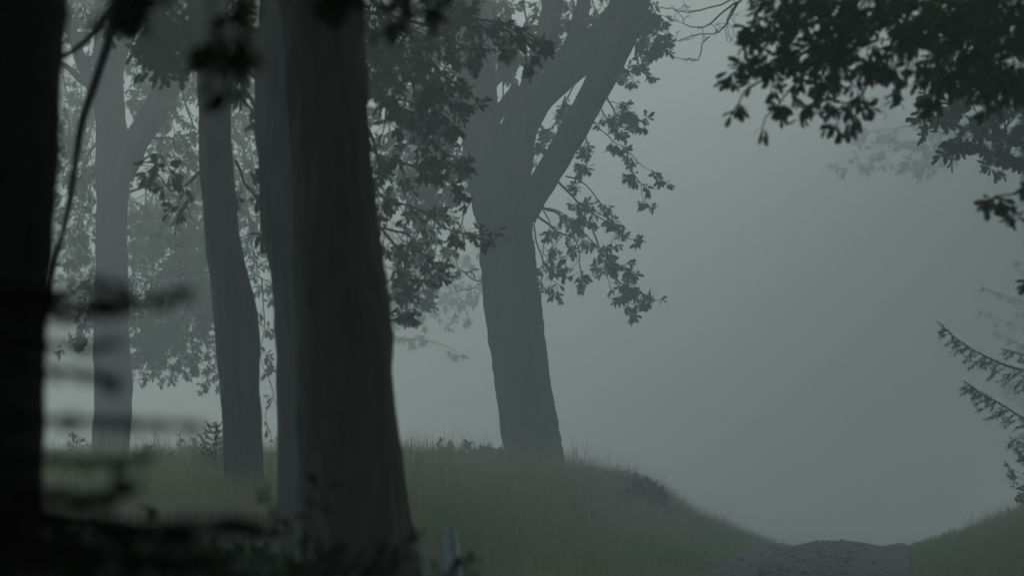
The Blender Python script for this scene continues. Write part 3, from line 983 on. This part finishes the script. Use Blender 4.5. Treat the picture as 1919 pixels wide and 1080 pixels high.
far_oak(at(2090, 500, 128)[0], 128, 10, 'faintest oak in the fog, reaching in from the right below the dark boughs',
        [([(2000, 150), (1900, 200), (1800, 240), (1700, 270), (1560, 310)], 22, 1.0),
         ([(1950, 180), (1850, 240), (1760, 280), (1700, 310)], 18, .9),
         ([(1900, 200), (1800, 220), (1700, 235), (1620, 250)], 18, 1.3)], 900, leaf=.23)
far_oak(at(620, 500, 92)[0], 92, 10, 'faint oak in the fog showing between the thick trunk and the forked oak',
        [([(640, 600), (700, 630), (740, 632), (790, 638), (870, 662)], 7, .5),
         ([(640, 480), (720, 500), (780, 520), (850, 560)], 18, 1.0),
         ([(640, 560), (720, 570), (800, 560), (900, 540)], 16, .9),
         ([(640, 420), (720, 440), (800, 470), (880, 500)], 16, .9)], 930)


# unseen trees added right of the lane to shade the fog
for k, (x_, y_, h_) in enumerate([(9.8, 30, 10), (10.2, 40, 11), (10.5, 50, 11), (12.0, 60, 12), (13.5, 69, 12), (15.5, 80, 12.5), (17, 91, 13), (19, 103, 13), (21.5, 116, 13), (25, 132, 13), (8, 22, 9), (16, 45, 13), (20, 66, 14), (25, 88, 14)]):
    h_ *= 1.4
    tk = plain_trunk(x_, y_, h_, .28, M_BARK, 'unseen tree added to shade the fog, beyond the right side of the frame', group='added shade trees beyond the right edge of the frame')
    crown(tk, (x_, y_, float(ground_z(x_, y_)) + h_ * .55), (x_, y_, h_ * .78), (4.4, 6.0, 8.0), 20, 8500, .36, 990 + k, low=-.6)
# added trees out of view close round the camera, darkening the nearest fog
for k, (x_, y_, h_) in enumerate([(-4.0, 3.0, 6), (-6.0, 8.0, 6.5), (3.6, 4.0, 6), (5.6, 10.5, 7), (-1.5, -4.5, 6), (3.2, -4.0, 6), (-8.5, 4, 7), (7.5, 6, 7.5), (2.3, .8, 6.5), (-1.7, .3, 6.5)]):
    tk = plain_trunk(x_, y_, h_, .22, M_BARK_D, 'unseen tree added around the camera to shade the near fog', group='added shade trees around the camera')
    crown(tk, (x_, y_, float(ground_z(x_, y_)) + h_ * .5), (x_, y_, h_ * .72), (3.0, 3.6, 3.8), 18, 8000, .30, 960 + k, low=-.8, clear=True)

# --- spruces ---------------------------------------------------------------------
def spruce_branch(root, path, r0, seed, needle, n_side=16, side_len=0.4, nsub=5, droop=.25, density=55, mat=None, w=.075):
    """stem + side shoots in a flat spray; needles as thin blades all round"""
    r = np.random.default_rng(seed)
    wood = MB(); pos, dr = [], []
    P = resample(path, 24)
    tube(wood, P, np.linspace(r0, .003, 24), 5)
    T = np.gradient(P, axis=0); T /= np.linalg.norm(T, axis=1)[:, None]
    L = np.linalg.norm(np.diff(P, axis=0), axis=1).sum()

    def clothe(Q):
        l = np.linalg.norm(np.diff(Q, axis=0), axis=1).sum()
        m = max(4, int(l * density * (0.02 / needle) * 1.2))
        t = r.uniform(0, len(Q) - 1.001, m)
        i = t.astype(int); fr = (t - i)[:, None]
        p = Q[i] * (1 - fr) + Q[i + 1] * fr
        d = Q[i + 1] - Q[i]; d /= np.linalg.norm(d, axis=1)[:, None] + 1e-9
        q = d * .8 + r.normal(0, .6, (m, 3))
        pos.append(p); dr.append(q)

    clothe(P[6:])
    up = np.array([0, 0, 1.0])
    for k in range(n_side):
        t = .15 + .82 * (k + r.random()) / n_side
        i = int(t * 23)
        s = 1 if k % 2 else -1
        side = np.cross(T[i], up) * s
        d = T[i] * .7 + side * .7 + np.array([0, 0, -droop]) + r.normal(0, .08, 3)
        d /= np.linalg.norm(d)
        ln = side_len * (1.05 - .8 * t) * r.uniform(.7, 1.1)
        Q = np.array([P[i] + d * ln * u + np.array([0, 0, -droop * ln * u * u * .5]) for u in np.linspace(0, 1, 6)])
        tube(wood, Q, np.linspace(.004, .002, 6), 3)
        clothe(Q)
        for _ in range(nsub):
            j = r.integers(1, 5)
            e = (Q[j + 1] - Q[j]); e /= np.linalg.norm(e)
            e = e * .8 + r.normal(0, .35, 3) + T[i] * .4
            e /= np.linalg.norm(e)
            q2 = np.array([Q[j] + e * ln * .35 * u for u in (0, .5, 1)])
            tube(wood, q2, [.002, .0018, .0015], 3)
            clothe(q2)
    b = wood.build('branch', M_TWIG, root)
    pos = np.concatenate(pos); dr = np.concatenate(dr)
    tm = leaf_template([(0, w * .5), (.5, w * .6), (1, w * .1)], .1)
    v, f = scatter_leaves(pos, dr, needle * r.uniform(.7, 1.2, len(pos)), tm, r=r)
    mb = MB(); mb.add(v, f)
    mb.build('needles', mat or M_NEEDLE, b, 'stuff', smooth=False)
    return b


def spruce(x, y, h, r0, label, seed, lmax, n_whorl, needle, density, skip=0.1, name='spruce_tree', group=None, per=5, side_len=.35, w=.075, n_side=12, rise=.0):
    gz = float(ground_z(x, y))
    root = thing(name, (x, y, gz), label, 'tree', group)
    mb = MB(); z = np.linspace(-.2, h, 20)
    tube(mb, np.stack([np.full(20, x) + .02 * np.sin(z * 3), np.full(20, y), gz + z], -1), np.linspace(r0, .006, 20), 10)
    mb.build('trunk', M_BARK, root)
    r = np.random.default_rng(seed)
    for i in range(n_whorl):
        t = skip + (1 - skip) * i / n_whorl
        ln = lmax * (1 - t) ** .85 + .05
        a0 = r.uniform(0, 6.28)
        for k in range(per):
            a = a0 + k * 2 * math.pi / per + r.normal(0, .2)
            u = np.array([math.cos(a), math.sin(a), 0])
            b = np.array([x, y, gz + h * t])
            l = ln * r.uniform(.75, 1.1)
            path = [b, b + u * l * .35 + [0, 0, (rise * .3 - .03) * l], b + u * l * .7 + [0, 0, (rise * .65 - .08) * l], b + u * l + [0, 0, (rise + .03) * l]]
            spruce_branch(root, path, max(.004, r0 * .25 * (1 - t)), seed * 31 + i * 7 + k, needle, n_side, side_len * ln / lmax + .02, 3, density=density, w=w)
    return root


def px_path(pix, D, D1=None):
    Ds = np.linspace(D, D if D1 is None else D1, len(pix))
    return [at(p[0], p[1], d) for p, d in zip(pix, Ds)]


# right mid-distance spruce, its limbs entering from the right edge
xs_ = at(2140, 700, 38)[0]
tS = thing('spruce_tree', (xs_, 38, float(ground_z(xs_, 38))), 'spruce at the right edge whose two bare tipped limbs slope down from the left', 'tree')
mb = MB(); tube(mb, np.array([[xs_, 38, float(ground_z(xs_, 38)) - .3 + 0.5 * k] for k in range(15)]), np.linspace(.16, .02, 15), 12)
mb.build('trunk', M_BARK, tS)
for k, (pix, nsd, sl) in enumerate([
    ([(2140, 705), (1990, 705), (1900, 690), (1840, 665), (1795, 637), (1757, 603)], 26, .34),
    ([(2140, 790), (2000, 810), (1930, 790), (1870, 755), (1835, 735), (1806, 714)], 26, .36),
    ([(2140, 850), (2020, 870), (1950, 850), (1920, 835), (1895, 822)], 16, .3),
    ([(2140, 650), (2020, 655), (1960, 668), (1915, 664), (1880, 655)], 14, .26),
    ([(2140, 900), (2040, 930), (1990, 930), (1945, 915)], 14, .3),
]):
    spruce_branch(tS, px_path(pix, 38, 37.6), .018, 1100 + k, .036, nsd, sl, 6, droop=.5, density=230, w=.16)

xf_ = at(2080, 500, 130)[0]
spruce(xf_, 130, 22.0, .3, 'faint spruce fading into the fog at the right edge', 13, 6.2, 20, .16, 60, skip=.27, per=6, side_len=1.5, w=.35, n_side=12)
# seedling left of the narrow trunk
p_ = at(400, 900, 31)
spruce(p_[0], 31, 1.97 - float(ground_z(p_[0], 31)), .012, 'knee high spruce seedling in the grass just left of the narrow dark trunk', 14, .19, 9, .013, 260, skip=.2,
       name='spruce_seedling', per=5, side_len=.05, w=.16, n_side=4, rise=.7)

# near spruce, out of focus in front of the black trunk
xn = at(-420, 700, 4.8)[0]
tN = thing('spruce_tree', (xn, 4.8, float(ground_z(xn, 4.8))), 'young spruce close to the camera, blurred twigs crossing the black trunk', 'tree')
zb = float(ground_z(xn, 4.8))
mb = MB(); tube(mb, np.array([[xn, 4.8, zb - .2 + .16 * k] for k in range(16)]), np.linspace(.035, .006, 16), 8)
mb.build('trunk', M_BARK_D, tN)
for k, (pix, nsd, sl, dens) in enumerate([
    ([(-420, 470), (-150, 540), (60, 560), (200, 565), (290, 560), (365, 545)], 14, .06, 170),
    ([(-420, 500), (-100, 520), (80, 545), (180, 530), (240, 540)], 12, .06, 150),
    ([(-420, 560), (-100, 570), (60, 590), (170, 582), (235, 574)], 18, .06, 200),
    ([(-420, 860), (-100, 950), (120, 985), (300, 1010), (430, 990), (500, 1000)], 24, .08, 260),
    ([(-300, 960), (0, 1010), (160, 1050), (300, 1060), (420, 1050)], 16, .08, 160),
    ([(-420, 600), (-100, 620), (60, 640), (150, 650), (230, 640)], 10, .05, 60),
    ([(-420, 700), (-150, 770), (60, 785), (200, 790), (300, 795), (385, 800)], 14, .05, 160),
    ([(-420, 820), (-100, 850), (80, 860), (200, 865), (290, 850)], 16, .06, 130),
    ([(-420, 840), (-100, 930), (100, 960), (260, 985), (400, 975), (500, 985)], 16, .07, 190),
    ([(-420, 900), (-100, 980), (100, 1020), (240, 1040), (380, 1050)], 16, .08, 160),
    ([(-300, 1000), (0, 1040), (160, 1080), (300, 1100), (470, 1090)], 14, .08, 160),
    ([(-420, 620), (-150, 660), (60, 690), (160, 700), (220, 720)], 14, .05, 90),
    ([(-420, 900), (-150, 900), (60, 920), (180, 930), (240, 900)], 20, .09, 200),
]):
    spruce_branch(tN, px_path(pix, 4.8, 4.7), .006, 1200 + k, .017, nsd, sl, 5, droop=.15, density=dens, w=.12)


# ------------------------------------------------------------------ grass and low plants
def blades(x, y, h, r, lean=.35, width=.006, z0=None, sag=.25):
    n = len(x)
    z = ground_z(x, y) if z0 is None else z0
    a = r.uniform(0, 6.28, n); l = np.abs(r.normal(0, lean, n)) * h
    fx, fy = np.cos(a), np.sin(a)
    b = r.uniform(0, 3.14, n); wx, wy = np.cos(b), np.sin(b)
    V = np.zeros((n, 8, 3))
    for k, (t, w) in enumerate([(0, 1), (.4, .85), (.75, .55), (1, .12)]):
        cxx = x + fx * l * t ** 1.8; cyy = y + fy * l * t ** 1.8; cz = z - .02 + h * (t - sag * t * t * (l / h))
        V[:, 2 * k] = np.stack([cxx - wx * width * w, cyy - wy * width * w, cz], -1)
        V[:, 2 * k + 1] = np.stack([cxx + wx * width * w, cyy + wy * width * w, cz], -1)
    fT = np.array([[0, 1, 3, 2], [2, 3, 5, 4], [4, 5, 7, 6]])
    f = fT[None] + (np.arange(n) * 8)[:, None, None]
    return V.reshape(-1, 3), f.reshape(-1, 4)


def region(n, y0, y1, side, dmin, dmax, r):
    y = r.uniform(y0, y1, n)
    d = r.uniform(dmin, dmax, n)
    x = lane_x(y) - LANE_W - d if side < 0 else lane_x(y) + LANE_W + d
    return x, y


r = np.random.default_rng(55)
mb = MB()
x, y = region(120000, 26, 56, -1, 0.05, 10.5, r)
d = lane_x(y) - LANE_W - x
den = vnoise(x, y, .8, 8) + .9 * vnoise(x, y, .25, 21)
h = (0.10 + .13 * np.clip(d / 1.6, 0, 1) + .075 * den).clip(.03, 1) * r.uniform(.5, 1.6, len(x))
keep = (np.abs(x) < y * .16 + 1)
mb.add(*blades(x[keep], y[keep], h[keep], r, .45, .0045))
x, y = region(26000, 26, 50, 1, -0.02, 5, r)
d = x - lane_x(y) - LANE_W
h = (0.08 + .14 * np.clip(d / 1.0, 0, 1)) * r.uniform(.5, 1.5, len(x))
mb.add(*blades(x, y, h, r, .4, .0045))
# verge tufts along the lane edges
x, y = region(16000, 28, 43, -1, -.12, 1.0, r)
mb.add(*blades(x, y, .07 * r.uniform(.5, 1.6, len(x)), r, .5, .004))
mb.build('grass', M_GRASS, None, 'stuff', smooth=False)

mb = MB()
x, y = region(9000, 36, 56, -1, 1.0, 9.5, r)
mb.add(*blades(x, y, r.uniform(.2, .48, len(x)), r, .35, .0028))
x, y = region(9000, 38, 54, -1, 0.7, 2.3, r)
mb.add(*blades(x, y, r.uniform(.15, .42, len(x)), r, .5, .0035))
x, y = region(4500, 45, 56, -1, 1.0, 2.6, r)
mb.add(*blades(x, y, r.uniform(.15, .5, len(x)), r, .6, .0035))
x, y = region(650, 30, 53, -1, .7, 7.0, r)
k_ = np.repeat(np.arange(len(x)), 14)
mb.add(*blades(x[k_] + r.normal(0, .05, len(k_)), y[k_] + r.normal(0, .05, len(k_)), np.repeat(r.uniform(.22, .62, len(x)), 14) * r.uniform(.6, 1.1, len(k_)), r, .55, .0032))
x, y = region(2600, 44, 56, -1, 1.2, 10.0, r)
mb.add(*blades(x, y, r.uniform(.3, .75, len(x)), r, .6, .0026))
x, y = region(2500, 34, 46, 1, 0.6, 3, r)
mb.add(*blades(x, y, r.uniform(.15, .4, len(x)), r, .4, .003))
x, y = region(11000, 22, 44, -1, 1.8, 8, r)
mb.add(*blades(x, y, r.uniform(.15, .36, len(x)), r, .45, .003))
mb.build('dry_grass', M_STRAW, None, 'stuff', smooth=False)

# dark leafy undergrowth at the foot of the near trunks
n = 30000
y = r.uniform(6.5, 15.5, n)
x = -r.uniform(-.1, 1, n) * (y * .16 + .6)
dd = lane_x(y) - LANE_W - x
ok = dd > .1
x, y = x[ok], y[ok]
hh = (.06 + (.15 + .26 * np.exp(-((x / y + .05) / .022) ** 2)) * np.clip((dd[ok] - .1) / .8, 0, 1)) * (1 + .45 * vnoise(x, y, .7, 12)) * np.interp(y, [6, 12, 20], [.9, 1.0, .8])
z = ground_z(x, y) + r.uniform(0, 1, len(x)) ** .6 * np.clip(hh, .03, .6)
dr = r.normal(0, 1, (len(x), 3)); dr[:, 2] = np.abs(dr[:, 2]) * .4
v, f = scatter_leaves(np.stack([x, y, z], -1), dr, r.uniform(.04, .1, len(x)), OVAL, r=r)
mb = MB(); mb.add(v, f)
x2, y2 = r.uniform(-3.4, .2, 9000), r.uniform(7, 18, 9000)
ok = (lane_x(y2) - LANE_W - x2) > .15
mb.add(*blades(x2[ok], y2[ok], r.uniform(.08, .26, ok.sum()), r, .4, .004))
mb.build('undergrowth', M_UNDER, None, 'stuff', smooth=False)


def shrub(name, label, cx_, D, w, h, n_stem, leafn, mat, seed, leaf=.03, bare=False, r0=.006, cat='shrub', lean=0.0, gy=None):
    p = at(cx_, 880, D)
    rr = np.random.default_rng(seed)
    gz = float(ground_z(p[0], D))
    root = thing(name, (p[0], D, gz), label, cat)
    for i in range(n_stem):
        bx = p[0] + rr.normal(0, w * .2)
        tip = np.array([bx + rr.normal(lean, w * .6), D + rr.normal(0, w * .5), gz + h * rr.uniform(.55, 1.05)])
        b = np.array([bx, D + rr.normal(0, w * .15), gz - .03])
        wood, pos, dr_ = grow([b, b * .5 + tip * .5 + rr.normal(0, w * .12, 3), tip], r0, .0025, rr, h * .35, 6, leafn, down=-.25, spread=.7, bare=bare, minr=.002, wiggle=.02, ns=4, t0=.3)
        st = wood.build('stem', M_TWIG, root)
        if len(pos):
            v, f = scatter_leaves(pos, dr_, leaf * rr.uniform(.6, 1.3, len(pos)), OVAL, r=rr)
            m_ = MB(); m_.add(v, f); m_.build('foliage', mat, st, 'stuff', smooth=False)
    return root


shrub('twiggy_shrub', 'bare twiggy shrub just right of the forked oak foot', 1082, 49.0, .16, .62, 5, 0, None, 61, bare=True, r0=.005, lean=.05)
shrub('bramble', 'low bramble on the bank top beside the thick trunk', 825, 50.5, .38, .50, 16, 6, M_UNDER, 62, leaf=.05)
shrub('bramble', 'low bramble on the bank top touching the left side of the forked oak foot', 915, 50.5, .26, .50, 14, 6, M_UNDER, 63, leaf=.05)
shrub('bracken', 'brown withered bracken clump low on the bank, right of the forked oak', 1205, 46.0, .22, .46, 20, 8, M_BROWN, 64, leaf=.05)
shrub('bracken', 'straggly withered stems just left of the brown bracken clump', 1145, 47.5, .24, .38, 9, 2, M_BROWN, 67, leaf=.035)
shrub('twiggy_shrub', 'low wiry twigs arching over the bank between the forked oak and the withered stems', 1115, 48.0, .22, .34, 6, 1, M_BROWN, 71, leaf=.03, r0=.004)
shrub('bramble', 'sprawling bramble at the right hand foot of the forked oak', 1075, 47.6, .24, .26, 9, 4, M_UNDER, 72, leaf=.04)
for cx_, D_, top_, w_s, lab in [
        (470, 10.6, 1012, .12, 'dark soft leafy plant at the left of the thickest trunk foot'),
        (560, 10.2, 1006, .12, 'dark soft leafy plant over the left half of the thickest trunk foot'),
        (650, 10.0, 1035, .08, 'dark soft leafy plant over the middle of the thickest trunk foot')]:
    pz = at(cx_, top_, D_)
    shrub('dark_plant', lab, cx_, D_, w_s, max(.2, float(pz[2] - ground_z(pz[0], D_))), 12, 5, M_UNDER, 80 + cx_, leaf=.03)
for cx_, D_, h_s, lab in [
        (1010, 48.6, .26, 'small leafy weed in the grass directly before the forked oak foot'),
        (1260, 46.5, .26, 'small leafy weed on the slope just right of the brown bracken'),
        (1305, 46.0, .20, 'smallest leafy weed low on the slope towards the lane'),
        (1170, 44.0, .24, 'leafy weed below the withered stems on the bank face'),
        (350, 45.0, .34, 'weed standing on the bank between the pale fork and the narrow dark trunk'),
        (270, 40.0, .32, 'weed on the bank just right of the pale forked trunk foot'),
        (140, 43.0, .34, 'weed on the bank just left of the pale forked trunk foot')]:
    shrub('weed', lab, cx_, D_, .13, h_s + .1, 7, 3, M_UNDER, 90 + cx_, leaf=.035, cat='weed', r0=.004)
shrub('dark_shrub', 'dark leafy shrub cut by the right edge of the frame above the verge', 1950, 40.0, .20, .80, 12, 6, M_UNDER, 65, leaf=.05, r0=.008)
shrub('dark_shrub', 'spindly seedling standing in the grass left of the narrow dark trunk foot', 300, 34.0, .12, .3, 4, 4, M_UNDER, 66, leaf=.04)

# ------------------------------------------------------------------ marker post
DP = 17.0
pp = at(850, 1090, DP)
gz = float(ground_z(pp[0], DP))
mp_, nt, N, L = mat_new('weathered_post')
tc = N.new('ShaderNodeTexCoord'); mpg = N.new('ShaderNodeMapping'); mpg.inputs['Scale'].default_value = (1, 1, .15)
nz = N.new('ShaderNodeTexNoise'); nz.inputs['Scale'].default_value = 60; nz.inputs['Detail'].default_value = 6
cr = N.new('ShaderNodeValToRGB'); cr.color_ramp.elements[0].color = (.19, .25, .27, 1); cr.color_ramp.elements[1].color = (.30, .37, .39, 1)
pb = N.new('ShaderNodeBsdfPrincipled'); pb.inputs['Roughness'].default_value = .7
om = N.new('ShaderNodeOutputMaterial')
L.new(tc.outputs['Object'], mpg.inputs[0]); L.new(mpg.outputs[0], nz.inputs['Vector']); L.new(nz.outputs['Fac'], cr.inputs[0])
L.new(cr.outputs[0], pb.inputs['Base Color']); L.new(pb.outputs[0], om.inputs[0])
post = thing('marker_post', (pp[0], DP, gz), 'small blue grey marker post with a pointed top in the foreground grass', 'post')
tip = at(845, 982, DP)


def prism(rows, a0, ns=4):
    """stack of squares (z, half width, dx)"""
    v = []
    for z, w, dx in rows:
        for k in range(ns):
            a = a0 + k * 2 * math.pi / ns
            v.append((pp[0] + dx + w * math.cos(a), DP + w * math.sin(a), z))
    f = []
    for i in range(len(rows) - 1):
        for k in range(ns):
            f.append((i * ns + k, i * ns + (k + 1) % ns, (i + 1) * ns + (k + 1) % ns, (i + 1) * ns + k))
    f.append((0, 1, 2, 3)); f.append(tuple((len(rows) - 1) * 4 + k for k in range(4)))
    return np.array(v), np.array(f)


w_ = .046
top = tip[2]
m_ = MB()
m_.add(*prism([(gz - .3, w_, .0), (top - .2, w_, -.002), (top - .16, w_ * .97, -.003)], .5))
m_.build('shaft', mp_, post, smooth=False)
m_ = MB()
m_.add(*prism([(top - .1602, w_ * .94, -.003), (top - .07, w_ * .72, -.010), (top - .015, w_ * .5, -.015), (top, w_ * .25, -.018)], .5))
m_.build('pointed_cap', mp_, post, smooth=False)

# ------------------------------------------------------------------ haze
hm, nt, N, L = mat_new('haze_air')
pv = N.new('ShaderNodeVolumePrincipled')
pv.inputs['Color'].default_value = (*HAZE_COLOR, 1)
pv.inputs['Density'].default_value = HAZE_DENSITY
pv.inputs['Anisotropy'].default_value = HAZE_G
om = N.new('ShaderNodeOutputMaterial')
L.new(pv.outputs[0], om.inputs['Volume'])
zlo, zhi = float(gv[:, 2].min()) - 1.0, 29.0
hv = [(x, y, z) for z in (zlo, zhi) for x, y in ((-345, -65), (345, -65), (345, 405), (-345, 405))]
hf = [(0, 3, 2, 1), (4, 5, 6, 7), (0, 1, 5, 4), (1, 2, 6, 5), (2, 3, 7, 6), (3, 0, 4, 7)]
hz = link('haze', new_mesh('haze', hv, hf, hm, False), None, 'stuff')
